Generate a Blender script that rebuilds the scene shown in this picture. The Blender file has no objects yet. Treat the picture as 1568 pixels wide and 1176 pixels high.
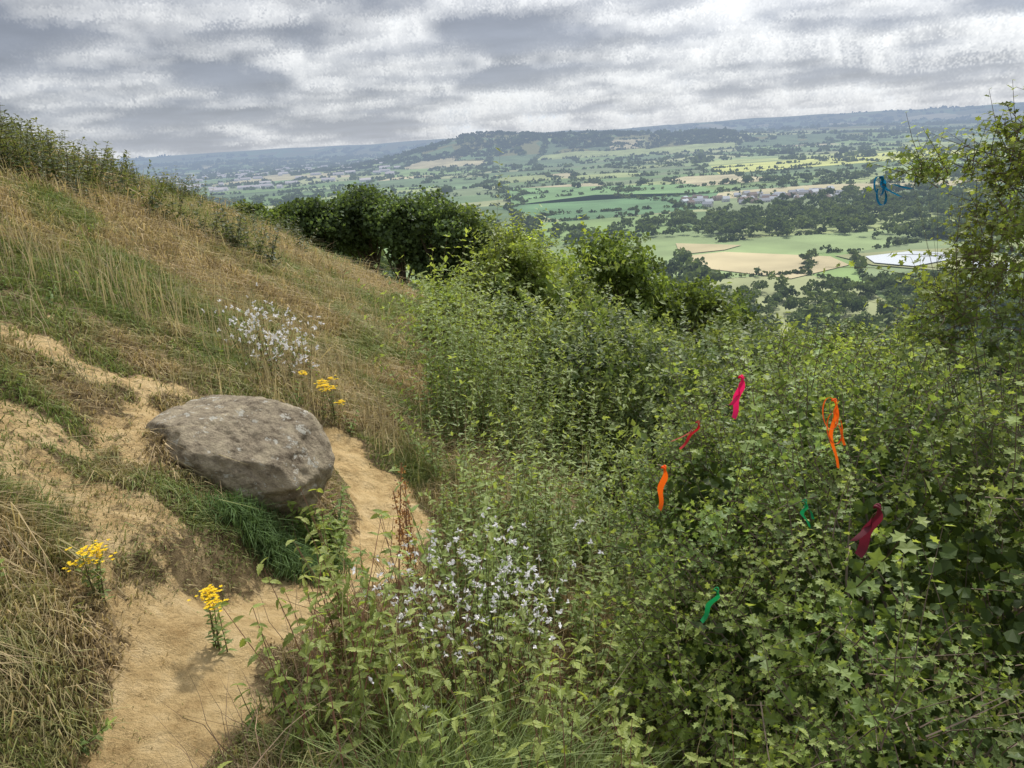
import bpy, math, numpy as np
from mathutils import Matrix, Vector
rng=np.random.default_rng(7)
sc=bpy.context.scene
sc.view_settings.view_transform='Standard'; sc.view_settings.look='None'; sc.view_settings.exposure=0
UP=np.array([0,0,1.0])
def A(*a): return np.array(a,float)
def norm(v): return v/np.maximum(np.linalg.norm(v,axis=-1,keepdims=True),1e-9)
def sstep(a,b,x):
    t=np.clip((x-a)/(b-a),0,1); return t*t*(3-2*t)
# ---------- numpy value noise
_h=np.random.default_rng(3).random(65536)
def vn(x,y,s=0):
    xi=np.floor(x).astype(np.int64); yi=np.floor(y).astype(np.int64); fx=x-xi; fy=y-yi
    fx=fx*fx*(3-2*fx); fy=fy*fy*(3-2*fy)
    def h(i,j): return _h[(i*7919+j*104729+s*1299709)%65521]
    return (h(xi,yi)*(1-fx)+h(xi+1,yi)*fx)*(1-fy)+(h(xi,yi+1)*(1-fx)+h(xi+1,yi+1)*fx)*fy
def fbm(x,y,s=0,o=4,g=.5):
    v=0;a=.5;t=0
    for k in range(o):
        v=v+a*vn(x*2**k+k*17.3,y*2**k+k*9.1,s+k); t+=a; a*=g
    return v/t
# ---------- terrain
PATH=A([-1.0,-1],[-1.25,1.2],[-1.38,2.3],[-1.40,3.05],[-1.2,3.8],[-.95,4.5],[-.93,5.2],[-1.2,5.85],[-1.6,6.15]).reshape(-1,2)
TR2=A([-1.6,6.15],[-1.96,5.85],[-2.3,5.5],[-2.7,5.2],[-3.1,5.1]).reshape(-1,2)
TR3=A([-1.43,3.0],[-1.85,2.98],[-2.08,3.45],[-2.25,4.1],[-2.45,4.9]).reshape(-1,2)
def pdist(x,y,P):
    best=np.full(x.shape,1e9); cx=np.zeros(x.shape); cy=np.zeros(x.shape)
    for a,b in zip(P[:-1],P[1:]):
        d=b-a; t=np.clip(((x-a[0])*d[0]+(y-a[1])*d[1])/(d@d),0,1)
        px=a[0]+t*d[0]; py=a[1]+t*d[1]; q=np.hypot(x-px,y-py); m=q<best
        best=np.where(m,q,best); cx=np.where(m,px,cx); cy=np.where(m,py,cy)
    return best,cx,cy
def valley(x,y):
    z=-120+0*x
    sx=np.where(x<-100,560,2000)
    z=z+150*np.exp(-((x+100)/sx)**2-((y-5200)/600)**2)*(.75+.5*fbm(x/350,y/500,6))
    z=z+70*np.exp(-((x-2600)/1700)**2-((y-7400)/800)**2)+75*np.exp(-((x+3200)/1800)**2-((y-9000)/900)**2)
    z=z+ (125+130*fbm(x/2200,y/2200,5))*sstep(9500,13500,np.hypot(x,y))
    z=z+10*fbm(x/900,y/900,8)*sstep(2000,5000,y)
    return z
def hill(x,y):
    r=np.hypot(x,y)
    xl=np.where(x<0,.69*(-x)/(1+np.abs(x)/60),-.6*x/(1+np.abs(x)/25))
    z=-2.6+xl-.1*y-.0045*r*r/(1+r/60)
    z=z+.20*(fbm(x*.9,y*.9,1)-.5)*np.clip(r/3,0,1)+.8*(fbm(x/9,y/9,2)-.5)*sstep(6,25,r)+6*(fbm(x/80,y/80,4)-.5)*sstep(60,200,r)
    v=valley(x,y); q=np.clip((z-v)/12,-30,30)
    return np.where(q>20,z,v+12*np.log1p(np.exp(q)))
def wear(x,y):
    d1,_,_=pdist(x,y,PATH); d2,_,_=pdist(x,y,TR2); d3,_,_=pdist(x,y,TR3)
    n=fbm(x*3.1,y*3.1,11)-.5; n2=fbm(x*6.3,y*6.3,12)-.5
    w=sstep(.30,.17,d1+n*.28+n2*.16)
    w=np.maximum(w,.68*sstep(.27,.0,d2+n*.6+n2*.3)); w=np.maximum(w,.68*sstep(.28,.0,d3+n*.9+n2*.5))
    pt=.60*sstep(.52,.62,fbm(x*1.5,y*2.6,13))*sstep(-1.5,-1.9,x)*sstep(-4.2,-3.2,x)*sstep(6.6,5.6,y)*sstep(2.6,3.3,y)
    return np.maximum(w,pt)
def ground(x,y):
    x=np.asarray(x,float); y=np.asarray(y,float)
    z=hill(x,y)
    near=(np.abs(x+1.5)<4)&(y<9)&(y>-3)
    d,cx,cy=pdist(x,y,PATH)
    zc=hill(cx,cy)-.12
    w=sstep(.44,.16,d)
    lat=(cx-x)*.22
    z=np.where(near,z*(1-w)+(zc+lat)*w,z)
    d3,cx,cy=pdist(x,y,TR3); w3=sstep(.35,.1,d3)*.5
    z=np.where(near,z*(1-w3)+(hill(cx,cy)-.04)*w3,z)
    z=z+np.where(near,.09*(fbm(x*4,y*4,21,3)-.5)+.04*(fbm(x*13,y*13,22,2)-.5),0)
    z=z+.18*np.exp(-((x+1.72)/.4)**2-((y-4.5)/.3)**2)
    return z
# ---------- accumulator
class Acc:
    def __init__(s): s.V=[];s.T=[];s.C=[];s.M=[];s.n=0
    def add(s,V,T,C,mat=0):
        V=V.reshape(-1,3); C=np.asarray(C).reshape(-1,3); s.V.append(V); s.T.append(T.reshape(-1,3)+s.n); s.C.append(np.broadcast_to(C,V.shape)); s.M.append(np.full(T.size//3,mat)); s.n+=len(V)
    def build(s,name,mats,smooth=False):
        V=np.concatenate(s.V);T=np.concatenate(s.T);C=np.concatenate(s.C);M=np.concatenate(s.M)
        me=bpy.data.meshes.new(name); me.vertices.add(len(V)); me.vertices.foreach_set('co',V.astype(np.float32).ravel())
        me.loops.add(T.size); me.loops.foreach_set('vertex_index',T.astype(np.int32).ravel())
        me.polygons.add(len(T)); me.polygons.foreach_set('loop_start',np.arange(0,T.size,3,dtype=np.int32))
        for m in mats: me.materials.append(m)
        me.polygons.foreach_set('material_index',M.astype(np.int32))
        me.polygons.foreach_set('use_smooth',np.full(len(T),smooth))
        me.update(calc_edges=True)
        at=me.attributes.new('col','FLOAT_COLOR','POINT')
        at.data.foreach_set('color',np.concatenate([np.clip(C,0,1),np.ones((len(C),1))],1).astype(np.float32).ravel())
        ob=bpy.data.objects.new(name,me); sc.collection.objects.link(ob); 
        return ob
# ---------- templates
LANCE=(A([0,0,0],[-.2,.25,.05],[0,.28,0],[.2,.25,.05],[-.17,.62,0],[0,.65,-.04],[.17,.62,0],[0,1,-.16]),np.array([[0,2,1],[0,3,2],[1,2,5],[1,5,4],[2,3,6],[2,6,5],[4,5,7],[5,6,7]]))
_sp=[[0,0,0],[.24,.10,.04],[.20,.24,.05],[.29,.27,.04],[.20,.44,.03],[.25,.49,.02],[.13,.66,.0],[.16,.71,-.03],[.05,.87,-.10],[0,1,-.18]]
_sm=[[-p[0],p[1],p[2]] for p in _sp[1:-1]][::-1]
SERR=(np.array(_sp+_sm+[[0,.4,-.03]],float),np.array([[18,i,(i+1)%18] for i in range(18)]))
_hp=[[0,0,0],[.12,.2,.03],[.40,.28,.08],[.20,.46,.03],[.42,.66,.06],[.15,.74,.02],[0,1,-.04]]
_hm=[[-p[0],p[1],p[2]] for p in _hp[1:-1]][::-1]
HAW=(np.array(_hp+_hm+[[0,.42,-.03]],float),np.array([[12,i,(i+1)%12] for i in range(12)]))
DIA=(A([0,0,0],[.3,.45,.07],[0,1,-.05],[-.3,.45,.07]),np.array([[0,1,2],[0,2,3]]))
CARD=(A([-.3,0,0],[.35,.1,.1],[.5,.6,0],[.05,1,-.1],[-.5,.55,.1]),np.array([[0,1,2],[0,2,3],[0,3,4]]))
def put(acc,tpl,P,D,Nh,size,C,mat=0):
    T,F=tpl; n=len(P)
    D=norm(D); S=norm(np.cross(D,Nh)); N=np.cross(S,D)
    size=np.broadcast_to(size,(n,))[:,None,None]
    V=P[:,None]+size*(T[None,:,0:1]*S[:,None]+T[None,:,1:2]*D[:,None]+T[None,:,2:3]*N[:,None])
    Fi=F[None]+(np.arange(n)*len(T))[:,None,None]
    acc.add(V,Fi,np.repeat(C[:,None],len(T),1),mat)
def tubes(acc,P,R,C,mat=1,sides=3):
    N,S,_=P.shape; R=np.broadcast_to(R,(N,S))
    tg=norm(np.gradient(P,axis=1)); ref=norm(A(.31,.22,.9)+0*tg); ref=np.where(np.abs((tg*ref).sum(-1,keepdims=True))>.93,A(1,.1,0),ref)
    a=norm(np.cross(tg,ref)); b=np.cross(tg,a)
    an=np.arange(sides)*2*np.pi/sides
    V=P[:,:,None]+R[:,:,None,None]*(a[:,:,None]*np.cos(an)[:,None]+b[:,:,None]*np.sin(an)[:,None])
    i=np.arange(S-1)[:,None]*sides; k=np.arange(sides)[None]; k2=(k+1)%sides
    q=np.stack([i+k,i+k2,i+sides+k2,i+k,i+sides+k2,i+sides+k],-1).reshape(-1,3)
    F=q[None]+(np.arange(N)*S*sides)[:,None,None]
    acc.add(V,F,np.repeat(C[:,None],S*sides,1),mat)
def shoots(acc,B,D,L,bend,K,m,tpl,ls,col,stemr=.003,stemcol=(.10,.08,.04),phi=.5,droop=.25,jit=.3,t0=.12,taper=.4,tip=None,twist=1.57,sides=3):
    N=len(B); D=norm(D); L=np.broadcast_to(L,(N,)); t=np.linspace(t0,1,K)
    P=B[:,None]+L[:,None,None]*(D[:,None]*t[:,None]+bend[:,None]*(t**2)[:,None])
    tg=norm(D[:,None]+2*bend[:,None]*t[:,None])
    ref=norm(rng.normal(size=(N,1,3))); a=norm(np.cross(tg,ref)); b=np.cross(tg,a)
    ang=rng.random((N,1,1))*6.28+np.arange(K)[None,:,None]*twist+np.arange(m)[None,None]*2*np.pi/m+rng.normal(size=(N,K,m))*jit
    q=a[:,:,None]*np.cos(ang)[...,None]+b[:,:,None]*np.sin(ang)[...,None]
    T4=tg[:,:,None]
    ld=q*math.cos(phi)+T4*math.sin(phi)-UP*droop+rng.normal(size=q.shape)*jit*.6
    sz=(ls*(1-taper*t))[None,:,None]*rng.uniform(.65,1.2,(N,K,m))*((L/np.mean(L))[:,None,None]**.5)
    nh=T4*.8+UP*.6+rng.normal(size=q.shape)*jit
    c=col[:,None,None]*rng.uniform(.75,1.25,(N,K,m,1))
    if tip is not None:
        w=(t**2.2)[None,:,None,None]*rng.uniform(.3,1,(N,1,1,1)); c=c*(1-w)+np.array(tip)*w
    PP=np.broadcast_to(P[:,:,None],q.shape)
    put(acc,tpl,PP.reshape(-1,3),ld.reshape(-1,3),nh.reshape(-1,3),sz.ravel(),c.reshape(-1,3),0)
    if stemr>0:
        ts=np.linspace(0,1,4); SP=B[:,None]+L[:,None,None]*(D[:,None]*ts[:,None]+bend[:,None]*(ts**2)[:,None])
        tubes(acc,SP,stemr*(1-.7*ts)[None],np.array(stemcol)*rng.uniform(.7,1.3,(N,1)),1,sides)
    return P[:,-1]
def blades(acc,P,H,W,lean,C1,C2,mat=0):
    N=len(P); az=rng.random(N)*6.28; s=np.stack([np.cos(az),np.sin(az),0*az],1)*(W/2)[:,None]
    m=P+UP*(H*.6)[:,None]+lean*(H*.3)[:,None]; t=P+UP*(H*np.maximum(.15,1-.45*np.linalg.norm(lean,axis=1)))[:,None]+lean*H[:,None]
    V=np.stack([P-s,P+s,m-s*.8,m+s*.8,t],1)
    F=np.array([[0,1,3],[0,3,2],[2,3,4]])[None]+(np.arange(N)*5)[:,None,None]
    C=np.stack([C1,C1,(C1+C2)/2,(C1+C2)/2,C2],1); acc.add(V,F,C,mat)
# ---------- materials
def newmat(name):
    m=bpy.data.materials.new(name); m.use_nodes=True; nt=m.node_tree; nt.nodes.clear()
    m.cycles.emission_sampling='NONE'
    return m,nt
def N(nt,t,**kw):
    n=nt.nodes.new(t)
    for k,v in kw.items(): setattr(n,k,v)
    return n
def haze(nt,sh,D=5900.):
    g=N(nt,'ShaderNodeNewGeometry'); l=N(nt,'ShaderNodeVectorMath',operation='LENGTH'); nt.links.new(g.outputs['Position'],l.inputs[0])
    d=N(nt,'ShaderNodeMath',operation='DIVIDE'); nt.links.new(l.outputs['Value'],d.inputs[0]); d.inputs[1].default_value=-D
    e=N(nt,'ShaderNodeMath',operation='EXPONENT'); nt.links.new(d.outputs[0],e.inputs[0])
    em=N(nt,'ShaderNodeEmission'); em.inputs[0].default_value=(.33,.41,.54,1); em.inputs[1].default_value=1.0  # aerial haze painted in: bluish glow mixed over the surface with distance
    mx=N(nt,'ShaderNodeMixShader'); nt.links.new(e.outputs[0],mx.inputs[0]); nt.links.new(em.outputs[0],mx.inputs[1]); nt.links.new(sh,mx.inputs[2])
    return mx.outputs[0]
def vmat(name,trans=.4,rough=.5,spec=.3,hz=False,tint=(1.35,1.3,.58)):
    m,nt=newmat(name); a=N(nt,'ShaderNodeAttribute',attribute_name='col')
    p=N(nt,'ShaderNodeBsdfPrincipled'); p.inputs['Roughness'].default_value=rough; p.inputs['Specular IOR Level'].default_value=spec
    nt.links.new(a.outputs['Color'],p.inputs['Base Color']); out=p.outputs[0]
    if trans>0:
        t=N(nt,'ShaderNodeBsdfTranslucent'); mm=N(nt,'ShaderNodeVectorMath',operation='MULTIPLY'); nt.links.new(a.outputs['Color'],mm.inputs[0]); mm.inputs[1].default_value=tint
        nt.links.new(mm.outputs[0],t.inputs[0]); x=N(nt,'ShaderNodeMixShader'); x.inputs[0].default_value=trans
        nt.links.new(out,x.inputs[1]); nt.links.new(t.outputs[0],x.inputs[2]); out=x.outputs[0]
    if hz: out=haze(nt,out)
    o=N(nt,'ShaderNodeOutputMaterial'); nt.links.new(out,o.inputs[0]); return m
LEAF=vmat('leaf_material',.46,.5,.25); STEM=vmat('stem_material',0,.8,.2); GRASS=vmat('grass_material',.35,.6,.15,tint=(1.2,1.2,.8))
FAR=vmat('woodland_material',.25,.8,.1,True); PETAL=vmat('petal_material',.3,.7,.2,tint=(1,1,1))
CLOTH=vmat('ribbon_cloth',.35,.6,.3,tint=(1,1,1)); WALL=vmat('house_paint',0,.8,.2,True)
def ground_mat():
    m,nt=newmat('ground_material'); L=nt.links.new
    g=N(nt,'ShaderNodeNewGeometry'); a=N(nt,'ShaderNodeAttribute',attribute_name='col'); sp=N(nt,'ShaderNodeSeparateColor'); L(a.outputs['Color'],sp.inputs[0])
    def noise(s,d=5,r=.6):
        n=N(nt,'ShaderNodeTexNoise'); n.inputs['Scale'].default_value=s; n.inputs['Detail'].default_value=d; n.inputs['Roughness'].default_value=r; L(g.outputs['Position'],n.inputs['Vector']); return n.outputs['Fac']
    def ramp(f,st):
        r=N(nt,'ShaderNodeValToRGB'); 
        while len(r.color_ramp.elements)<len(st): r.color_ramp.elements.new(.5)
        for e,(p,c) in zip(r.color_ramp.elements,st): e.position=p; e.color=(*c,1)
        L(f,r.inputs[0]); return r.outputs[0]
    sand=ramp(noise(5,9,.7),[(.32,(.36,.24,.105)),(.5,(.57,.41,.20)),(.68,(.67,.51,.28))])
    soil=ramp(noise(9,8,.7),[(.32,(.07,.048,.024)),(.5,(.17,.125,.065)),(.68,(.33,.25,.135))])
    grassf=ramp(noise(.35,8,.65),[(.3,(.09,.11,.03)),(.5,(.15,.15,.05)),(.7,(.25,.21,.10))])
    m0=N(nt,'ShaderNodeMixRGB'); L(sp.outputs[1],m0.inputs[0]); L(soil,m0.inputs[1]); L(grassf,m0.inputs[2])
    ad=N(nt,'ShaderNodeMath',operation='MULTIPLY_ADD'); L(noise(12,8,.75),ad.inputs[0]); ad.inputs[1].default_value=2.0; ad.inputs[2].default_value=-1.0
    a2=N(nt,'ShaderNodeMath',operation='ADD'); L(ad.outputs[0],a2.inputs[0]); L(sp.outputs[0],a2.inputs[1])
    mr=N(nt,'ShaderNodeMapRange'); mr.inputs['From Min'].default_value=.35; mr.inputs['From Max'].default_value=.6; L(a2.outputs[0],mr.inputs['Value'])
    mx=N(nt,'ShaderNodeMixRGB'); L(mr.outputs[0],mx.inputs[0]); L(m0.outputs[0],mx.inputs[1]); L(sand,mx.inputs[2])
    p=N(nt,'ShaderNodeBsdfPrincipled'); p.inputs['Roughness'].default_value=.95; p.inputs['Specular IOR Level'].default_value=.1; L(mx.outputs[0],p.inputs['Base Color'])
    b=N(nt,'ShaderNodeBump'); b.inputs['Strength'].default_value=1; b.inputs['Distance'].default_value=.10; L(noise(8,13,.72),b.inputs['Height']); L(b.outputs[0],p.inputs['Normal'])
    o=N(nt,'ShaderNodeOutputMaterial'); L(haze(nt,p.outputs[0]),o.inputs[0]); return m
# ---------- ground sheet
def axis(lo,hi,step,lim_lo,lim_hi,gr):
    c=list(np.arange(lo,hi,step)); s=step; x=c[-1]
    while x<lim_hi: s*=gr; x+=s; c.append(x)
    s=step; x=c[0]; l=[]
    while x>lim_lo: s*=gr; x-=s; l.append(x)
    return np.array(l[::-1]+c)
gx=axis(-4.2,1.2,.03,-15000,15000,1.06); gy=axis(1.2,8,.03,-300,18000,1.055)
X,Y=np.meshgrid(gx,gy); Z=ground(X,Y)
Wr=wear(X,Y); far=sstep(6,12,np.hypot(X,Y))
C=np.stack([Wr,far,0*far],-1)
ny,nx=X.shape; idx=np.arange(nx*ny).reshape(ny,nx)
q=np.stack([idx[:-1,:-1],idx[:-1,1:],idx[1:,1:],idx[:-1,:-1],idx[1:,1:],idx[1:,:-1]],-1).reshape(-1,3)
acc=Acc(); acc.add(np.stack([X,Y,Z],-1),q,C.reshape(-1,3)); acc.build('ground',[ground_mat()],True)
# ---------- valley fields
def in_view(x,y,m=.12): 
    az=np.arctan2(x,y); return (az>-.60-m)&(az<.64+m)
ys=[380.];
while ys[-1]<16000: ys.append(ys[-1]+max(105,ys[-1]*.072))
ys=np.array(ys); xs=np.concatenate([-axis(0,3000,220,-1,12000,1.12)[::-1],axis(220,3500,220,219,14000,1.12)])
xs=np.unique(np.round(xs,1)); FX,FY=np.meshgrid(xs,ys)
dx=np.gradient(FX,axis=1); dy=np.gradient(FY,axis=0)
FX=FX+dx*rng.uniform(-.38,.38,FX.shape)+60*np.sin(FY/700); FY=FY+dy*rng.uniform(-.36,.36,FX.shape)+.16*FX*np.exp(-np.abs(FX)/6000)
FZ=valley(FX,FY)+.8
fn,fm=FX.shape[0]-1,FX.shape[1]-1
PAL=A([.12,.19,.065],[.16,.23,.08],[.11,.165,.065],[.20,.26,.11],[.27,.29,.14],[.36,.32,.19],[.15,.19,.09],[.13,.20,.09],[.24,.28,.11],[.10,.15,.065])
fid=rng.integers(0,len(PAL),(fn,fm))
mg=rng.random((fn,fm)); 
for j in range(fn):
    for i in range(1,fm):
        if mg[j,i]<.32: fid[j,i]=fid[j,i-1]
    if j: 
        k=mg[j]>.8; fid[j,k]=fid[j-1,k]
V=np.stack([FX,FY,FZ],-1)
cell=np.stack([V[:-1,:-1],V[:-1,1:],V[1:,1:],V[1:,:-1]],2).reshape(-1,4,3)
cc=(PAL[fid]*(.85+.3*rng.random((fn,fm,1)))).reshape(-1,3)
n=len(cell); F=np.array([[0,1,2],[0,2,3]])[None]+(np.arange(n)*4)[:,None,None]
def field_mat():
    m,nt=newmat('field_material'); L=nt.links.new
    g=N(nt,'ShaderNodeNewGeometry'); a=N(nt,'ShaderNodeAttribute',attribute_name='col')
    n=N(nt,'ShaderNodeTexNoise'); n.inputs['Scale'].default_value=.012; n.inputs['Detail'].default_value=8; L(g.outputs['Position'],n.inputs['Vector'])
    mr=N(nt,'ShaderNodeMapRange'); mr.inputs['From Min'].default_value=.3; mr.inputs['From Max'].default_value=.7; mr.inputs['To Min'].default_value=.75; mr.inputs['To Max'].default_value=1.25; L(n.outputs['Fac'],mr.inputs['Value'])
    v=N(nt,'ShaderNodeVectorMath',operation='SCALE'); L(a.outputs['Color'],v.inputs[0]); L(mr.outputs[0],v.inputs['Scale'])
    p=N(nt,'ShaderNodeBsdfPrincipled'); p.inputs['Roughness'].default_value=.9; p.inputs['Specular IOR Level'].default_value=.1; L(v.outputs[0],p.inputs['Base Color'])
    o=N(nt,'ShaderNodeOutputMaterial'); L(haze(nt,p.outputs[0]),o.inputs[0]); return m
FM=field_mat()
acc=Acc(); acc.add(cell,F,np.repeat(cc[:,None],4,1)); 
special=[([(-10,1455),(98,1145),(320,1212),(420,1500),(200,1640)],(.10,.19,.08)),([(20,1500),(200,1640),(430,1500),(440,1800),(24,2052)],(.14,.24,.09)),
([(591,2112),(1456,2350),(1750,2950),(700,2600)],(.42,.44,.13)),([(700,2640),(1700,3000),(2000,3700),(900,3300)],(.31,.35,.13)),
([(173,750),(183,668),(229,603),(296,648),(300,697),(221,762)],(.40,.34,.20)),([(190,843),(176,762),(225,775),(250,800)],(.35,.30,.17)),
([(305,700),(312,640),(345,600),(430,600),(420,700),(372,705)],(.24,.25,.12))]
for k,(poly,c) in enumerate(special):
    P=np.array([(x,y,-119.0+.12*k) for x,y in poly],float); acc.add(P,np.array([[0,i,i+1] for i in range(1,len(P)-1)]),np.array(c))
acc.build('fields',[FM])
def water_mat():
    m,nt=newmat('water_material'); p=N(nt,'ShaderNodeBsdfPrincipled'); p.inputs['Base Color'].default_value=(.50,.53,.55,1); p.inputs['Roughness'].default_value=.15; p.inputs['Specular IOR Level'].default_value=1
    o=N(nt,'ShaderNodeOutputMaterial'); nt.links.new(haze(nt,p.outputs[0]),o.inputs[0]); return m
acc=Acc()
for poly in ([(324,679),(372,692),(400,668),(380,640),(336,618),(316,645)],[(392,640),(410,600),(384,570),(370,600)]):
    P=np.array([(x,y,-117.3) for x,y in poly],float); acc.add(P,np.array([[0,i,i+1] for i in range(1,len(P)-1)]),A(.3,.3,.3))
acc.build('pond_water',[water_mat()])
# ---------- distant trees
def rsph(n): return norm(rng.normal(size=(n,3)))
def cardtrees(acc,P,H,W,nc,col,cs=.16):
    n=len(P); nb=5
    if n==0: return
    bc=rng.normal(size=(n,nb,3))*A(.22,.22,.14); bc[...,2]+=.58
    d=rsph(n*nc).reshape(n,nc,3); d[...,2]=np.abs(d[...,2])*.95-.25*rng.random((n,nc)); b=rng.integers(0,nb,(n,nc))
    c=bc[np.arange(n)[:,None],b]+d*A(.27,.27,.30)
    hw=np.stack([W,W,H],-1)
    PP=P[:,None]+c*hw[:,None]
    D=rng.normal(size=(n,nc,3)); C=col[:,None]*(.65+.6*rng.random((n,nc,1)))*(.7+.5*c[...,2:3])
    put(acc,CARD,PP.reshape(-1,3)-.0,D.reshape(-1,3),(d+.5*rng.normal(size=d.shape)).reshape(-1,3),np.repeat(W*cs*2.2,nc)*rng.uniform(.6,1.2,n*nc),C.reshape(-1,3))
def treecol(n): 
    b=rng.random((n,1)); return (A(.06,.09,.035)*(1-b)+A(.125,.165,.06)*b)
acc=Acc()
E=[]
for j in range(1,fn):
    for i in range(1,fm):
        if fid[j,i]!=fid[j-1,i]: E.append((V[j,i],V[j,i+1]))
        if fid[j,i]!=fid[j,i-1]: E.append((V[j,i],V[j+1,i]))
E=np.array(E); mid=E.mean(1); k=in_view(mid[:,0],mid[:,1])&(mid[:,1]<12000); E=E[k]; mid=mid[k]; R=np.linalg.norm(mid[:,:2],axis=1)
for e,r in zip(E,R):
    if rng.random()<.15: continue
    ln=np.linalg.norm(e[1]-e[0]); s=max(5,r*.006); m=max(2,int(ln/s)); t=rng.random(m)
    P=e[0]+(e[1]-e[0])*t[:,None]+rng.normal(size=(m,3))*A(1,1,0)
    h=rng.uniform(2,3.2,m); big=rng.random(m)<.12; h=np.where(big,rng.uniform(6,11,m),h); w=np.where(big,h*1.2,s*1.2)
    cardtrees(acc,P,h,w,7 if r>1400 else 12,treecol(m)*.85,.2)
acc.build('distant_hedgerows',[FAR])
acc=Acc()
clumps=[(430,1010,170,80,170),(560,1120,150,90,120),(330,900,100,50,70),(620,900,150,110,140),(240,1000,90,50,35),(480,780,90,35,80),(700,1250,200,90,80),(150,640,60,60,60),(100,900,50,40,20),(30,1000,70,50,25),(900,1500,260,110,90),(-300,1300,130,120,60),(-600,2100,260,120,90),(700,1700,220,60,70)]
for cx,cy,sx,sy,n in clumps:
    x=cx+rng.normal(size=n)*sx*.6; y=cy+rng.normal(size=n)*sy*.6; h=rng.uniform(8,15,n)
    P=np.stack([x,y,np.maximum(ground(x,y),-119.5)],1)
    k=~((x>165)&(x<440)&(y>560)&(y<(800-.2*(x-180))))
    cardtrees(acc,P[k],h[k],h[k]*rng.uniform(.9,1.3,k.sum()),90,treecol(k.sum()),.11)
n=1500; r=rng.uniform(1800,12000,n); az=rng.uniform(-.6,.66,n); x=r*np.sin(az); y=r*np.cos(az)
kk=fbm(x/1200,y/500,31)>.54; x=x[kk];y=y[kk]; r=r[kk]; n=len(x); h=rng.uniform(8,13,n)
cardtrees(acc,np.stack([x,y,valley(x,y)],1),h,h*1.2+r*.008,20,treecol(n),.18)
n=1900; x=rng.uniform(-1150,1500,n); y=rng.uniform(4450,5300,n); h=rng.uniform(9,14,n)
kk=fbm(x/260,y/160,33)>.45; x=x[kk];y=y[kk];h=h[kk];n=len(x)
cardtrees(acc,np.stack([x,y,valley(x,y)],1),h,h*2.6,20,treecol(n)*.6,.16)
acc.build('distant_woodland',[FAR])
acc=Acc()
n=900; r=90*np.exp(rng.random(n)*math.log(6.6)); az=rng.uniform(-.45,.68,n); x=r*np.sin(az); y=r*np.cos(az)
n2=420; x=np.concatenate([x,rng.uniform(60,400,n2)]); y=np.concatenate([y,rng.uniform(300,565,n2)]); r=np.hypot(x,y); az=np.arctan2(x,y)
k=~((x>150)&(x<335)&(y>568))&~((x>=325)&(x<470)&(y>490))&((az>.14)|(r>120)); x=x[k];y=y[k];n=len(x); h=rng.uniform(8,13,n)
r=r[k]
P=np.stack([x,y,ground(x,y)-.5],1)
nr=r<220
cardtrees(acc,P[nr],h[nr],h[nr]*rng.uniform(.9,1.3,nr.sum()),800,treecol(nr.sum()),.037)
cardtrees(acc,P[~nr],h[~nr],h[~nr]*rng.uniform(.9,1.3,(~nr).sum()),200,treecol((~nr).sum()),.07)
acc.build('woodland_slope',[FAR])
# ---------- individual trees (ztop = height of crown top in world)
def tree(name,x,y,ztop,W,nb,nc,cs,col,trunk_r=.2,crown0=.25):
    acc=Acc(); z=float(ground(x,y)); B=A(x,y,z-.3); H=ztop-z
    bc=rsph(nb)*rng.uniform(.35,1,(nb,1))**.5*A(W/2*.72,W/2*.72,H*(1-crown0)/2*.75)+A(0,0,H*(crown0+(1-crown0)*.48))
    br=rng.uniform(.13,.27,nb)*W
    t=np.linspace(0,1,6)
    tp=B+np.outer(t,A(.1*W*rng.normal(),.1*W*rng.normal(),H*.8))+np.outer(np.sin(t*5),A(.03*W,.02*W,0))
    tubes(acc,tp[None],(trunk_r*(1-.8*t))[None],A([.09,.07,.05]).reshape(1,3),1,7)
    st=tp[rng.integers(1,5,nb)]; en=B+bc; md=(st+en)/2+A(0,0,-.05*H)
    s=t[None,:,None]; LP=st[:,None]*(1-s)**2+2*md[:,None]*s*(1-s)+en[:,None]*s*s
    tubes(acc,LP,(trunk_r*.4*(1-.8*t))[None],np.tile(A(.09,.07,.05),(nb,1)),1,5)
    d=rsph(nb*nc).reshape(nb,nc,3); rad=br[:,None,None]*(.5+.6*rng.random((nb,nc,1)))
    P=en[:,None]+d*rad*A(1,1,.7)
    lump=rng.uniform(.7,1.3,(nb,1,1))
    C=np.array(col)*lump*rng.uniform(.6,1.4,(nb,nc,1))
    put(acc,CARD,P.reshape(-1,3),rng.normal(size=(nb*nc,3)),(d+.6*rng.normal(size=d.shape)).reshape(-1,3),cs*rng.uniform(.5,1.3,nb*nc),C.reshape(-1,3))
    return acc.build(name,[LEAF,STEM])
DG=(.095,.14,.06); D2=(.12,.165,.06)
for (x,y,zt,W,c) in [(-21,75,-4.2,7,D2),(-17.5,74,-2.9,7,DG),(-13.5,76,-2.2,8,(.085,.125,.055)),(-10,74,-2.8,7,DG),(-6.6,73,-3.4,7,DG),(-3.2,74,-4.4,7,D2),(-28.6,88,-3.2,4.5,D2),(-15,84,-2.2,8,DG),(-8,85,-3.4,8,DG),(.6,70,-6.5,7,D2),(-25,86,-5.8,5,D2)]:
    tree('pine_tree' if zt>-3.0 else 'oak_tree',x,y,zt,W,34,220,.32,c,.28,.3)
for (x,y,zt,W,c) in [(4.3,30,-2.7,5.4,(.14,.195,.055)),(7.2,31,-4.0,4.6,(.125,.17,.05)),(1.6,27,-2.9,3.6,(.16,.23,.06)),(10,36,-6.0,5,(.10,.145,.05)),(6.5,40,-4.2,5.5,(.11,.155,.05))]:
    tree('hawthorn_tree',x,y,zt,W,28,420,.15,c,.12,.12)
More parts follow.
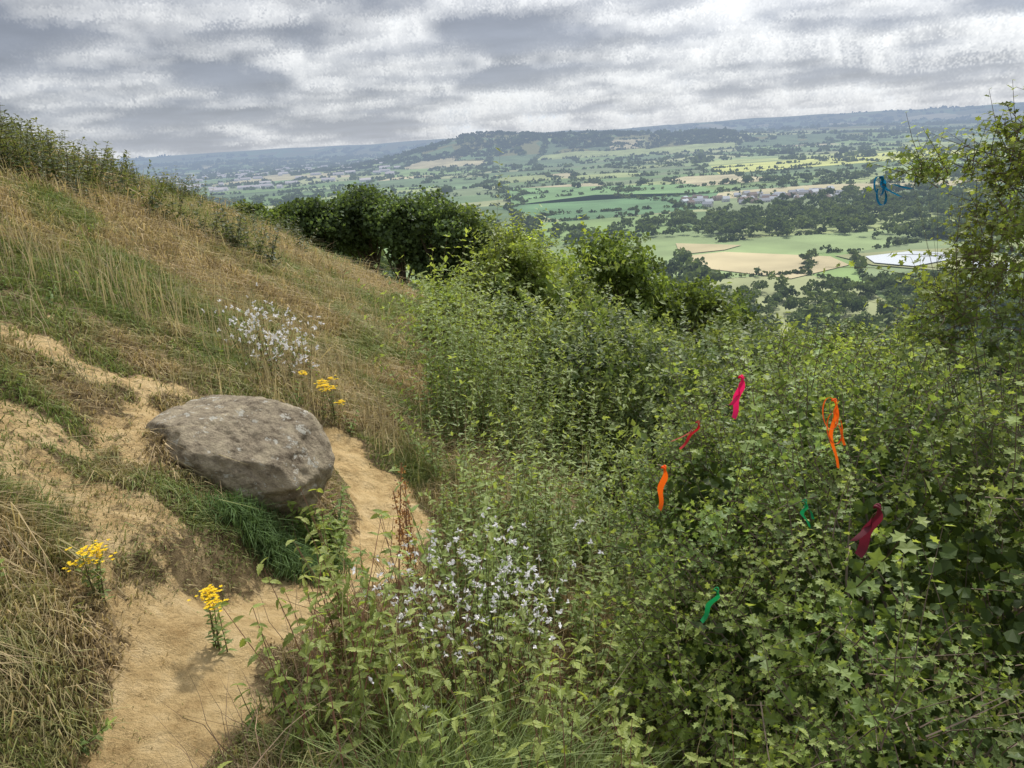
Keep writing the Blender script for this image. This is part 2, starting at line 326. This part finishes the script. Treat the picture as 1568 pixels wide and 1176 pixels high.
for (x,y,H,W,c) in [(12,52,7.5,7,(.10,.13,.055)),(20,55,8,8,(.09,.13,.05)),(17,75,12,10,DG),(27,85,13,12,DG),(36,80,11,11,D2),(26,60,8,7,(.11,.16,.055)),(33,62,8,7,(.11,.14,.07)),(46,85,12,12,DG),(40,65,8,7,DG)]:
    tree('ash_tree',x,y,float(ground(x,y))+H,W,26,400,.3,c,.25,.12)
# ---------- houses of the village
acc=Acc()
def house(acc,x,y,w,d,h,rot,wc,rc):
    z=-119.6 if y<2000 else float(valley(np.float64(x),np.float64(y)))+.5; c,s=math.cos(rot),math.sin(rot)
    def tr(p): return np.array([[x+a*c-b*s,y+a*s+b*c,z+e] for a,b,e in p])
    w/=2;d/=2
    Pw=tr([(-w,-d,0),(w,-d,0),(w,d,0),(-w,d,0),(-w,-d,h),(w,-d,h),(w,d,h),(-w,d,h),(-w,0,h+d*.8),(w,0,h+d*.8)])
    acc.add(Pw,np.array([[0,1,5],[0,5,4],[1,2,6],[1,6,5],[2,3,7],[2,7,6],[3,0,4],[3,4,7],[4,7,8],[5,9,6]]),np.array(wc))
    e=.5
    Pr=tr([(-w-e,-d-e,h-.3),(w+e,-d-e,h-.3),(w+e,0,h+d*.8+.15),(-w-e,0,h+d*.8+.15),(-w-e,d+e,h-.3),(w+e,d+e,h-.3)])
    acc.add(Pr,np.array([[0,1,2],[0,2,3],[3,2,5],[3,5,4]]),np.array(rc))
    for k in np.linspace(-w*.7,w*.7,4):
        acc.add(tr([(k-.6,-d-.05,1.2),(k+.6,-d-.05,1.2),(k+.6,-d-.05,2.6),(k-.6,-d-.05,2.6)]),np.array([[0,1,2],[0,2,3]]),A(.05,.06,.07))
for i in range(60):
    house(acc,300+rng.random()*300,1230+rng.random()*170,rng.uniform(9,20),rng.uniform(7,10),rng.uniform(3.5,6),rng.uniform(-.8,.8),[(.55,.53,.48),(.40,.32,.26),(.6,.6,.58)][i%3],[(.33,.34,.37),(.22,.17,.14),(.5,.52,.55)][i%3])
for i in range(160):
    r=rng.uniform(3000,7500); a=rng.uniform(-.5,-.12); x,y=r*math.sin(a),r*math.cos(a)
    house(acc,x,y,rng.uniform(20,60),15,8,rng.uniform(-.4,.4),(.7,.68,.65),(.6,.55,.55))
acc.build('village_houses',[WALL])
# ---------- hillside grass
STRAW=A(.50,.39,.215);PINK=A(.39,.28,.19);GREEN=A(.14,.205,.055);OLIVE=A(.26,.275,.105)
def gcol(x,y,n):
    f=fbm(x*.5,y*.5,41); g=fbm(x*1.9+9,y*1.9,42); w=np.clip((f-.5)*4.5+.34+(g-.5)*3.4+rng.normal(size=n)*.25+sstep(8,20,y)*.12,0,1)[:,None]
    dry=STRAW*(1-.6*rng.random((n,1)))+PINK*.45*rng.random((n,1))
    gr=GREEN+(OLIVE-GREEN)*rng.random((n,1))
    return (dry*(1-w)+gr*w)*rng.uniform(.65,1.25,(n,1))
acc=Acc()
n=620000; r=1.5*np.exp(rng.random(n)**.9*math.log(34)); az=rng.uniform(-.95,.08,n); x=r*np.sin(az); y=r*np.cos(az)
d1,_,_=pdist(x,y,PATH); wr=wear(x,y)
den=fbm(x*2.6,y*2.6,43)
keep=(rng.random(n)>np.minimum(wr*1.3,.98))&~((x>-.75)&(y<6.3)&(y>0))&(den+rng.random(n)*.45>.50)
x=x[keep];y=y[keep];r=r[keep];d1=d1[keep];wr=wr[keep];den=den[keep];n=len(x)
lush=sstep(.42,.62,fbm(x*.5+3,y*.5,44))
hh=(.02+.07*den+.10*lush+.08*sstep(4.5,9,y)+.1*sstep(10,25,r))*rng.uniform(.35,1.5,n)*(1-.55*sstep(.7,.25,d1))*(1-.6*wr)
hh*=np.where(rng.random(n)<.04,1.9,1)
la=rng.random(n)*6.28; lm=rng.gamma(2,.36,n)*(1.3-.55*lush)
gl=fbm(x*1.5,y*1.5,49)*6.28*2
lean=np.stack([np.cos(la)*lm+.15+.5*np.cos(gl),np.sin(la)*lm-.2+.5*np.sin(gl),0*la],1)
c=gcol(x,y,n)
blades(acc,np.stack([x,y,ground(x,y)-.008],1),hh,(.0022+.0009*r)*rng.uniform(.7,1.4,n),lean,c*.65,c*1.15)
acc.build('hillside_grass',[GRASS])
acc=Acc(); n=34000; x=rng.uniform(-1.1,1.2,n); y=rng.uniform(1.2,7,n); d,_,_=pdist(x,y,PATH); k=d>.24; x=x[k];y=y[k];n=len(x)
hh=rng.uniform(.05,.38,n)*sstep(.15,.6,d[k]); c=gcol(x,y,n)
blades(acc,np.stack([x,y,ground(x,y)],1),hh,rng.uniform(.003,.007,n),rng.normal(size=(n,3))*A(.5,.5,0),c*.6,c)
n=3600; k=rng.integers(0,6,n); tx=A(-.25,-.05,.12,-.4,.25,0)[k]; ty=A(2.25,2.5,2.15,2.1,2.4,2.05)[k]; x=tx+rng.normal(size=n)*.09;y=ty+rng.normal(size=n)*.09
c=A(.22,.28,.10)*rng.uniform(.6,1.4,(n,1)); blades(acc,np.stack([x,y,ground(x,y)],1),rng.uniform(.35,.75,n),rng.uniform(.004,.008,n),rng.normal(size=(n,3))*A(.5,.5,0),c*.6,c)
acc.build('verge_grass',[GRASS])
acc=Acc(); n=16000; r=3.6*np.exp(rng.random(n)**.8*math.log(9)); az=rng.uniform(-.9,.0,n); x=r*np.sin(az); y=r*np.cos(az)
k=(fbm(x*.5,y*.5,47)>.47)&(wear(x,y)<.05)&~((x>-.6)&(y<6)); x=x[k];y=y[k];r=r[k];n=len(x)
B=np.stack([x,y,ground(x,y)],1); L=rng.uniform(.2,.55,n); c=A(.50,.41,.26)*rng.uniform(.5,1.1,(n,1))
blades(acc,B,L,.0025+.0006*r,rng.normal(size=(n,3))*A(.25,.25,0),c,c)
n=260; x=rng.uniform(-.9,2.2,n); y=rng.uniform(2.4,8,n); d,_,_=pdist(x,y,PATH); k=d>.4; x=x[k];y=y[k];n=len(x); c=A(.45,.38,.24)*rng.uniform(.6,1.1,(n,1))
blades(acc,np.stack([x,y,ground(x,y)],1),rng.uniform(.8,1.35,n),np.full(n,.005),rng.normal(size=(n,3))*A(.16,.16,0),c,c)
acc.build('dry_grass_stems',[GRASS])
# ---------- weeds
def weeds(name,pts,Hmin,Hmax,K,tpl,ls,col,spread=.12,m=2,stemcol=(.12,.10,.05),stemr=.004,tip=(.28,.35,.08),droop=.3,acc=None,build=True,jit=.3):
    acc=acc or Acc(); n=len(pts); B=np.stack([pts[:,0],pts[:,1],ground(pts[:,0],pts[:,1])-.02],1)
    D=A(0,0,1)+rng.normal(size=(n,3))*A(spread,spread,0); L=rng.uniform(Hmin,Hmax,n); bend=rng.normal(size=(n,3))*A(.1,.1,.02)
    c=np.array(col)*rng.uniform(.7,1.3,(n,1))
    e=shoots(acc,B,D,L,bend,K,m,tpl,ls,c,stemr,stemcol,droop=droop,tip=tip,jit=jit)
    if build: acc.build(name,[LEAF,STEM])
    return e
n=4200; r=rng.uniform(13,30,n); az=rng.uniform(-.68,-.25,n); x=r*np.sin(az);y=r*np.cos(az); k=(fbm(x*.5,y*.5,51)+.4*(-az-.45))>.54
weeds('nettle_bank',np.stack([x,y],1)[k],.3,.95,8,DIA,.12,(.08,.105,.045),m=3,stemr=.008,tip=(.15,.16,.08),spread=.22)
n=420; r=2.6*np.exp(rng.random(n)*1.6); az=rng.uniform(-.85,-.2,n); x=r*np.sin(az);y=r*np.cos(az); k=(fbm(x*.9,y*.9,52)>.50)&(wear(x,y)<.2)
weeds('hillside_weeds',np.stack([x,y],1)[k],.06,.25,6,SERR,.05,(.12,.19,.05),m=2,spread=.5)
NET=dict(m=2,tip=(.36,.41,.12),stemcol=(.26,.13,.09),spread=.16,droop=.6,build=False,jit=.4)
acc=Acc()
n=130; x=rng.uniform(-.92,.35,n); y=rng.uniform(2.1,3.2,n); d,_,_=pdist(x,y,PATH); k=d>.40
weeds('',np.stack([x,y],1)[k],.55,1.0,10,SERR,.075,(.17,.22,.055),acc=acc,**NET)
n=26; weeds('',np.stack([rng.uniform(.1,.85,n),rng.uniform(1.9,2.2,n)],1),.95,1.25,11,SERR,.08,(.20,.26,.06),acc=acc,**NET)
n=5; weeds('',np.stack([rng.uniform(-.9,-.7,n),rng.uniform(1.7,1.85,n)],1),.4,.55,9,SERR,.08,(.13,.18,.05),acc=acc,**NET)
acc.build('nettle_patch',[LEAF,STEM])
acc=Acc(); n=900; x=rng.uniform(-1.1,.8,n); y=rng.uniform(1.7,4.6,n); d,_,_=pdist(x,y,PATH); k=d>.28; x=x[k];y=y[k];n=len(x)
B=np.stack([x,y,ground(x,y)],1); D=norm(UP+rng.normal(size=(n,3))*A(.6,.6,.2)); L=rng.uniform(.15,.65,n); t=np.linspace(0,1,6)[None,:,None]
P=B[:,None]+D[:,None]*L[:,None,None]*t+rng.normal(size=(n,1,3))*.12*t*t+rng.normal(size=(n,6,3))*.008
tubes(acc,P,.0028*(1.1-t[...,0]),A(.26,.18,.12)*rng.uniform(.5,1.6,(n,1)),0,3)
acc.build('dry_twigs',[STEM])
acc=Acc(); n=5; B=A(-.68,3.95,0)+rng.normal(size=(n,3))*A(.04,.04,0); B[:,2]=ground(B[:,0],B[:,1])
for q in range(n):
    L0=rng.uniform(.65,.95); D=norm(UP+rng.normal(size=3)*A(.10,.10,0)); k=150; t=rng.uniform(.3,1,k); P=B[q]+D*L0*t[:,None]+rng.normal(size=(k,3))*.013
    put(acc,DIA,P,rng.normal(size=(k,3))+UP,rng.normal(size=(k,3)),.018*np.ones(k),A(.34,.18,.10)*rng.uniform(.6,1.3,(k,1)))
    tt=np.linspace(0,1,4)[:,None]; tubes(acc,(B[q]+D*L0*tt)[None],np.full((1,4),.0035),A([.28,.15,.09]).reshape(1,3),1)
acc.build('dock_plant',[LEAF,STEM])
# centre mass: tall herbs right of path
acc=Acc(); n=2600; x=rng.uniform(-.95,2.4,n); y=rng.uniform(3.4,13,n); d,_,_=pdist(x,y,PATH); k=(d>.34)&(x>np.where(y>6.2,-1.3,-.75))&(fbm(x*1.6,y*1.6,64)>.42)
P=np.stack([x,y],1)[k]; hs=.55+.08*P[:,1]
n=len(P)
B=np.stack([P[:,0],P[:,1],ground(P[:,0],P[:,1])],1); L=hs*rng.uniform(.55,1.4,n)*sstep(.05,1.0,d[k]+.1)*(.6+.8*fbm(P[:,0]*1.1,P[:,1]*1.1,65))
c=(A(.165,.23,.07)*(.45+1.1*fbm(P[:,0]*.8,P[:,1]*.8,61))[:,None])
shoots(acc,B,UP+rng.normal(size=(n,3))*A(.18,.18,0),L,rng.normal(size=(n,3))*A(.18,.18,0),15,3,LANCE,.082,c,.0045,(.22,.18,.09),tip=(.36,.43,.15),droop=.15,jit=.45)
acc.build('willowherb_thicket',[LEAF,STEM])
# ---------- shrubs from ellipsoids
def shrub(name,ells,nsh,L,K,m,tpl,ls,col,tip,seed=0,branches=40,root=None,jit=.35,fill=0,gap=.36,lump=.55):
    acc=Acc(); ells=[(np.array(c,float),np.array(r,float)) for c,r in ells]
    area=np.array([ (r[0]*r[1]+r[1]*r[2]+r[0]*r[2]) for c,r in ells]); cnt=(nsh*area/area.sum()).astype(int)
    for (c,r),n in zip(ells,cnt):
        d=rsph(n); d=d[d[:,2]>-.65]; n=len(d)
        f=rng.choice([1.0,.82,.62],n,p=[.65,.25,.10])*rng.uniform(.84,1.06,n)+lump*(fbm(d[:,0]*2.6+d[:,2]*1.7+seed,d[:,1]*2.6+d[:,2]*2.1,71+seed)-.5)
        B=c+d*r*f[:,None]
        ins=fbm(B[:,0]*3.1+B[:,1]*1.3,B[:,2]*3.1-B[:,1]*1.7,77)<gap
        for c2,r2 in ells:
            if c2 is c: continue
            ins|=(((B-c2)/r2)**2).sum(1)<.5
        B=B[~ins]; d=d[~ins]; n=len(B)
        D=norm(d)*.8+UP*.4+rng.normal(size=(n,3))*.55
        yl=sstep(.45,.6,fbm(B[:,0]*1.4+5,B[:,2]*1.4+B[:,1]*1.4,79))[:,None]
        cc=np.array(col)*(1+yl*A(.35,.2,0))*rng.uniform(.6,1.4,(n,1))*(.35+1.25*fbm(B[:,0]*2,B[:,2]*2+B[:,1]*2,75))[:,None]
        LL=L*rng.uniform(.4,1.4,n)*np.where(rng.random(n)<.07,2.2,1)
        shoots(acc,B-norm(D)*L*.4,D,LL,rng.normal(size=(n,3))*.22-UP*.08,K,m,tpl,ls,cc,.0035,(.16,.12,.09),tip=tip,twist=2.4,jit=jit,taper=.25)
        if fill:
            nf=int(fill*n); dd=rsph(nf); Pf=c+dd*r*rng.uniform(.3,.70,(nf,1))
            put(acc,CARD,Pf,rng.normal(size=(nf,3)),dd+.7*rng.normal(size=(nf,3)),ls*1.4*rng.uniform(.6,1.2,nf),np.array(col)*rng.uniform(.35,.75,(nf,1)))  # inner leaves coloured darker, painting in the shade inside the shrub
    for (c,r) in ells:
        n=max(4,branches//len(ells)); rt=np.array(root if root is not None else [c[0],c[1],float(ground(c[0],c[1]))])
        e=c+rsph(n)*r*.98; t=np.linspace(0,1,7)[None,:,None]; st=rt+rng.normal(size=(n,3))*.12*A(1,1,0)
        md=(st+e)/2+rng.normal(size=(n,3))*.15*r.mean()
        P=st[:,None]*(1-t)**2+2*md[:,None]*t*(1-t)+e[:,None]*t*t+rng.normal(size=(n,7,3))*.012
        tubes(acc,P,(.018*r.mean()*(1.08-t[...,0])),np.tile(A(.20,.16,.13),(n,1)),1,5)
    return acc.build(name,[LEAF,STEM])
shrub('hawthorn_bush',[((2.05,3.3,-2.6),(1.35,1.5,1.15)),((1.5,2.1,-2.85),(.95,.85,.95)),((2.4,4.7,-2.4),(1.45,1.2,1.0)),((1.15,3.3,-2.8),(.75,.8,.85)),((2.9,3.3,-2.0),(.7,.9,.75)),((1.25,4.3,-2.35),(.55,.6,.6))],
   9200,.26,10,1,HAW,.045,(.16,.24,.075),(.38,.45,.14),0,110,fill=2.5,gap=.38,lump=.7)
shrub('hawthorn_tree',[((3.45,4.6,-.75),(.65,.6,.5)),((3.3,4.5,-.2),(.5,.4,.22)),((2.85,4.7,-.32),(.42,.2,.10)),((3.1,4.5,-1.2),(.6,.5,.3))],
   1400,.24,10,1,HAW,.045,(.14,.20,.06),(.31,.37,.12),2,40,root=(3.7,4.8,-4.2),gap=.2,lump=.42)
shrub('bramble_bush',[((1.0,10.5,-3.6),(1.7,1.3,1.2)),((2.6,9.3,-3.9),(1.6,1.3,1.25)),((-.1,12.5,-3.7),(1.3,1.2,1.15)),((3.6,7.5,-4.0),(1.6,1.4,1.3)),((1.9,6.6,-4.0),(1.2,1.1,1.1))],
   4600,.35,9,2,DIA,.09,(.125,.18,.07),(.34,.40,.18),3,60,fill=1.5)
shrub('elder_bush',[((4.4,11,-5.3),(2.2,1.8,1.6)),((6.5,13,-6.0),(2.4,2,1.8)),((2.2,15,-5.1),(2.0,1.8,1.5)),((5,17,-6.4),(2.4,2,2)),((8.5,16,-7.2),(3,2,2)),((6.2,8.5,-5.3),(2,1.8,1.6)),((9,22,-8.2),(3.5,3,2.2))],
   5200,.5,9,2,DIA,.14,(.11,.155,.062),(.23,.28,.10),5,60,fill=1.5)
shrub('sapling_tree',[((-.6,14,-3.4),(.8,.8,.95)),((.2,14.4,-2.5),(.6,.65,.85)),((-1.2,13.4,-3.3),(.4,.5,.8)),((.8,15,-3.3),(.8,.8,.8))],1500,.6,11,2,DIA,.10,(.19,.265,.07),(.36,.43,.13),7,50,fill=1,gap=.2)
# ---------- boulder
def boulder():
    import bmesh
    bm=bmesh.new(); bmesh.ops.create_icosphere(bm,subdivisions=6,radius=1)
    from mathutils import noise as mn
    pl=[(A(.12,-.30,1),.50),(A(0,-.95,-.25),.64),(A(.98,-.15,.0),.90),(A(.75,-.1,.65),.76),(A(-.95,.0,.25),.92),(A(-.6,-.55,-.55),.68),(A(.35,-.75,.45),.66),(A(.6,-.75,-.3),.76),(A(-.5,-.7,.35),.72),(A(0,.9,.3),.8),(A(-.45,0,.9),.60)]
    pl=[(p/np.linalg.norm(p),d) for p,d in pl]
    for v in bm.verts:
        d=np.array(v.co); w=[]
        for p,dd in pl:
            t=p@d
            if t>.05: w.append(dd/t)
        w.append(1.05); w=np.array(w); s=-np.log(np.exp(-w*60).sum())/60+.02
        q=Vector(d)
        s+=.035*mn.fractal(q*1.9,1,2,3)+.018*mn.fractal(q*9,1,2,5)-.04*max(0,mn.noise(q*5+Vector((3,1,7))))
        v.co=q*s
    me=bpy.data.meshes.new('boulder'); bm.to_mesh(me); bm.free()
    for p in me.polygons: p.use_smooth=True
    ob=bpy.data.objects.new('boulder',me); sc.collection.objects.link(ob)
    ob.scale=(.60,.49,.43); ob.location=(-1.77,4.45,-1.78); ob.rotation_euler=(math.radians(2),math.radians(17),math.radians(-16))
    m,nt=newmat('boulder_stone'); L=nt.links.new; tc=N(nt,'ShaderNodeTexCoord')
    def noise(s,d=6,r=.6):
        n=N(nt,'ShaderNodeTexNoise'); n.inputs['Scale'].default_value=s; n.inputs['Detail'].default_value=d; n.inputs['Roughness'].default_value=r; L(tc.outputs['Object'],n.inputs['Vector']); return n.outputs['Fac']
    r=N(nt,'ShaderNodeValToRGB'); L(noise(3.6,12,.8),r.inputs[0]); e=r.color_ramp.elements; e[0].position=.38;e[0].color=(.12,.092,.062,1); e[1].position=.62; e[1].color=(.50,.42,.29,1); k=e.new(.49); k.color=(.32,.265,.185,1)
    r2=N(nt,'ShaderNodeValToRGB'); L(noise(6,8,.7),r2.inputs[0]); e=r2.color_ramp.elements; e[0].position=.58;e[0].color=(0,0,0,1);e[1].position=.61;e[1].color=(.8,.8,.8,1)
    mx=N(nt,'ShaderNodeMixRGB'); L(r2.outputs[0],mx.inputs[0]); L(r.outputs[0],mx.inputs[1]); mx.inputs[2].default_value=(.60,.58,.50,1)
    p=N(nt,'ShaderNodeBsdfPrincipled'); p.inputs['Roughness'].default_value=.9; p.inputs['Specular IOR Level'].default_value=.2; L(mx.outputs[0],p.inputs['Base Color'])
    b=N(nt,'ShaderNodeBump'); b.inputs['Strength'].default_value=1; b.inputs['Distance'].default_value=.06; L(noise(8,12,.75),b.inputs['Height']); L(b.outputs[0],p.inputs['Normal'])
    o=N(nt,'ShaderNodeOutputMaterial'); L(p.outputs[0],o.inputs[0]); me.materials.append(m)
boulder()
acc=Acc(); n=3000; x=-1.42+rng.normal(size=n)*.13; y=4.0+rng.normal(size=n)*.07+ (x+1.42)*.35; hh=rng.uniform(.10,.22,n); c=A(.12,.19,.07)*rng.uniform(.6,1.5,(n,1))
blades(acc,np.stack([x,y,ground(x,y)],1),hh,rng.uniform(.004,.007,n),rng.normal(size=(n,3))*A(.4,.4,0)+A(.1,-.35,0),c*.7,c)
acc.build('grass_tuft',[GRASS])
n=70; weeds('nettle_clump',np.stack([-1.24+rng.normal(size=n)*.07,4.28+rng.normal(size=n)*.14],1),.15,.34,7,SERR,.065,(.13,.20,.06),m=3,spread=.25)
# ---------- flowers
def flowers(name,cx,cy,sx,sy,n,H0,H1,kind,fs=.02):
    acc=Acc(); P=np.stack([cx+rng.normal(size=n)*sx,cy+rng.normal(size=n)*sy],1)
    tips=weeds('',P,H0,H1,9,LANCE,.045,(.14,.19,.06),m=2,acc=acc,build=False,spread=.2 if kind=='white' else .08)
    if kind=='white':
        m=6; Q=tips[:,None]+rng.normal(size=(n,m,3))*A(.06,.06,.09)-A(0,0,.05); Q=Q.reshape(-1,3)
        for k in range(5): put(acc,DIA,Q,rng.normal(size=Q.shape),rng.normal(size=Q.shape),fs*rng.uniform(.6,1.3,len(Q)),np.tile(A(.80,.78,.78),(len(Q),1)),2)
    else:
        m=22; Q=tips[:,None]+rng.normal(size=(n,m,3))*A(.022,.022,.008)+A(0,0,.01); Q=Q.reshape(-1,3)
        for k in range(5):
            a=k*1.256; put(acc,DIA,Q,np.tile(A(math.cos(a),math.sin(a),.15),(len(Q),1)),np.tile(UP,(len(Q),1)),.010*fs/.02,np.tile(A(.80,.56,.02),(len(Q),1)),2)
    acc.build(name,[LEAF,STEM,PETAL])
flowers('white_flowers',-.26,3.05,.10,.16,46,.75,1.08,'white',.02)
flowers('white_flowers',-2.3,7.2,.2,.3,40,.3,.65,'white',.026)
flowers('ragwort_plant',-1.80,2.82,.02,.02,5,.2,.25,'y')
flowers('ragwort_plant',-1.36,2.84,.02,.02,5,.22,.28,'y')
flowers('ragwort_plant',-1.7,6.6,.09,.07,9,.25,.35,'y',.03)
# ---------- ribbons
def ribbon(name,p,L,w,col,sway=(.1,0),loops=0,two=True):
    acc=Acc(); n=24; t=np.linspace(0,1,n); p=np.array(p,float)
    def strip(P,tw,w):
        S=norm(np.stack([np.cos(tw),.6*np.sin(tw)-.1,.15*np.sin(tw*2)],1))*(w/2)[:,None]
        Vv=np.stack([P-S,P+S],1).reshape(-1,3); i=np.arange(n-1)*2
        acc.add(Vv,np.concatenate([np.stack([i,i+1,i+3],1),np.stack([i,i+3,i+2],1)]),np.array(col)*(1-.25*(len(acc.V)%2)))
    for k in range(2 if two else 1):
        P=p+np.stack([sway[0]*t*t*(1+.5*k)+.006*np.sin(t*9+k*2)+.008*k,sway[1]*t-.012*np.cos(t*5+k),-L*(1-.35*k)*t],1)
        strip(P,t*1.7*(1 if k else -.8)+k*.6,np.full(n,w)*(1-.3*k)*(.3+.7*np.minimum(1,t*4)))
    for k in range(loops):
        a=t*2*np.pi; P=p+np.stack([.028*np.sin(a)*(1 if k%2 else -1)+.02*(k-.5),.02*np.cos(a),-.05-.06*k+.055*np.cos(a)],1); strip(P,a*.5+k,np.full(n,w*.45))
    a=np.linspace(0,2*np.pi,n); tubes(acc,(p+np.stack([.008*np.cos(a),.008*np.sin(a),.004*np.sin(2*a)],1))[None],np.full((1,n),w*.16),np.array([col]),0,5)
    acc.build(name,[CLOTH],True)
ORG=(.95,.15,.01)
ribbon('orange_ribbon',(.60,2.85,-1.31),.19,.026,ORG,(-.02,0),0,False)
ribbon('orange_ribbon',(1.17,2.6,-.97),.27,.014,ORG,(.03,0),2)
ribbon('pink_ribbon',(1.0,3.15,-1.04),.19,.030,(.90,.02,.15),(-.03,0),0)
ribbon('red_ribbon',(.80,3.1,-1.22),.12,.014,(.50,.02,.03),(-.08,0),0)
ribbon('green_ribbon',(.64,2.2,-1.47),.12,.018,(.01,.28,.08),(-.05,0),0,False)
ribbon('green_ribbon',(.98,2.35,-1.24),.10,.014,(.01,.24,.08),(.02,0),0)
ribbon('maroon_ribbon',(1.13,2.15,-1.17),.17,.032,(.16,.015,.03),(-.05,0))
ribbon('blue_ribbon',(2.3,4.7,-.34),.12,.035,(.01,.18,.36),(.12,0),2)
# ---------- world: Nishita sky plus a broken cumulus deck marched through a thickness map
SE,SA=math.radians(50),math.radians(24)
sd=Vector((math.sin(SA)*math.cos(SE),math.cos(SA)*math.cos(SE),math.sin(SE)))
def make_sky():
    T=1792; R=7.0
    g=(np.arange(T)+.5)/T*R; GX,GY=np.meshgrid(g,g)
    wx=.25*(fbm(GX*1.6,GY*1.6,81,3)-.5); wy=.25*(fbm(GX*1.6,GY*1.6,84,3)-.5)
    c=.64*fbm((GX+wx)*1.55,(GY+wy)*1.55,87,6,.52)+.36*fbm(GX*.5,GY*.5,95,2)
    b=1-np.abs(2*fbm((GX+wx)*6,(GY+wy)*6,98,4,.5)-1)
    c=c+.12*(b-.8)
    Hm=(np.clip((c-.425)/.22,0,1)**.75*.55).astype(np.float32)
    def look(x,y):
        u=np.abs(np.mod(x/R,2)-1)*(T-2); v=np.abs(np.mod(y/R,2)-1)*(T-2)
        i=u.astype(np.int32); j=v.astype(np.int32); fx=u-i; fy=v-j
        return (Hm[j,i]*(1-fx)+Hm[j,i+1]*fx)*(1-fy)+(Hm[j+1,i]*(1-fx)+Hm[j+1,i+1]*fx)*fy
    jr=np.random.default_rng(5)
    def shade(W,el):
        th=(0.5-(np.arange(W)+.5)/W)*2*np.pi
        TH,EL=np.meshgrid(th,el); s=np.maximum(np.sin(EL),0); co=np.cos(EL)
        dx=np.cos(TH)*co; dy=np.sin(TH)*co; z=s+.07
        dot=np.clip(dx*sd.x+dy*sd.y+np.sin(EL)*sd.z,0,1)
        base=A(.62,.73,.88)[None,None]*(1-.5*np.exp(-s*6))[...,None]+A(.82,.87,.92)*(.5*np.exp(-s*6))[...,None]
        veil=(.55*sstep(.42,.6,fbm(dx/z*.5+3,dy/z*.8,61,5)))[...,None]; base=base*(1-veil)+A(.93,.94,.96)*veil
        grey=(.72+.6*fbm(dx/z*2.3+1,dy/z*2.3,66,5))[...,None]
        col=np.zeros(dx.shape+(3,)); tr=np.ones(dx.shape); jt=jr.random(dx.shape)
        n=20
        for k in range(n):
            h=.55*(k+jt)/n; px=dx/z*(1+h)+3.1; py=dy/z*(1+h)+.7
            H=look(px,py); rem=H-h
            de=sstep(-.01,.05,rem)*sstep(0,.04,H)
            a=1-np.exp(-de*.55/n*14/np.maximum(z,.2)**.5)
            q=np.clip(rem/.44,0,1)**.7
            cc=A(1.15,1.15,1.13)*(1-q)[...,None]+A(.25,.275,.335)*q[...,None]*grey
            col+=cc*(a*tr)[...,None]; tr*=1-a
        col+=base*tr[...,None]
        f=(np.exp(-np.sin(EL).clip(0)*14)*.5)[...,None]; col=col*(1-f)+A(.64,.70,.78)*f
        return col*(1.0+3.2*dot**8)[...,None]
    W=4096; Hh=2048; img=np.ones((Hh,W,4),np.float32); img[:Hh//2,:,:3]=(.25,.27,.22)
    r0=Hh//2; r1=r0+264
    img[r0:r1,:,:3]=shade(W,((np.arange(r0,r1)+.5)/Hh-.5)*np.pi)
    img[r0-30:r0]=img[r0]
    lo=shade(W//8,((np.arange(r1,Hh,8)+4)/Hh-.5)*np.pi)
    lo=np.repeat(np.repeat(lo,8,0),8,1)[:Hh-r1]; img[r1:,:,:3]=lo
    im=bpy.data.images.new('sky_clouds',W,Hh,alpha=False,float_buffer=True); im.pixels.foreach_set(img.ravel()); im.update(); im.pack()
    return im
w=bpy.data.worlds.new('World'); sc.world=w; w.use_nodes=True; nt=w.node_tree; nt.nodes.clear(); L=nt.links.new
sky=N(nt,'ShaderNodeTexSky'); sky.sky_type='NISHITA'; sky.sun_disc=False; sky.sun_elevation=SE; sky.sun_rotation=SA
bgs=N(nt,'ShaderNodeBackground'); L(sky.outputs[0],bgs.inputs[0]); bgs.inputs[1].default_value=.10
ev=N(nt,'ShaderNodeTexEnvironment'); ev.image=make_sky(); ev.image.colorspace_settings.name='Linear Rec.709'
bgc=N(nt,'ShaderNodeBackground'); L(ev.outputs[0],bgc.inputs[0])
mxs=N(nt,'ShaderNodeMixShader'); mxs.inputs[0].default_value=.92; L(bgs.outputs[0],mxs.inputs[1]); L(bgc.outputs[0],mxs.inputs[2])
o=N(nt,'ShaderNodeOutputWorld'); L(mxs.outputs[0],o.inputs[0])
sun=bpy.data.lights.new('sun','SUN'); sun.energy=4.3; sun.angle=math.radians(5); sun.color=(1,.95,.87)
so=bpy.data.objects.new('sun',sun); sc.collection.objects.link(so); so.rotation_euler=(-sd).to_track_quat('-Z','Y').to_euler()
# ---------- camera
p=math.radians(17.75); rl=math.radians(3.5); c,s=math.cos(rl),math.sin(rl)
Rv=Vector((1,0,0)); Uv=Vector((0,math.sin(p),math.cos(p))); Fv=Vector((0,math.cos(p),-math.sin(p)))
cx=c*Rv-s*Uv; cy=s*Rv+c*Uv
cam=bpy.data.cameras.new('camera'); cam.sensor_width=36; cam.lens=26.7; cam.clip_end=60000; cam.clip_start=.05
co=bpy.data.objects.new('camera',cam); sc.collection.objects.link(co)
co.matrix_world=Matrix(((cx[0],cy[0],-Fv[0],0),(cx[1],cy[1],-Fv[1],0),(cx[2],cy[2],-Fv[2],0),(0,0,0,1)))
sc.camera=co
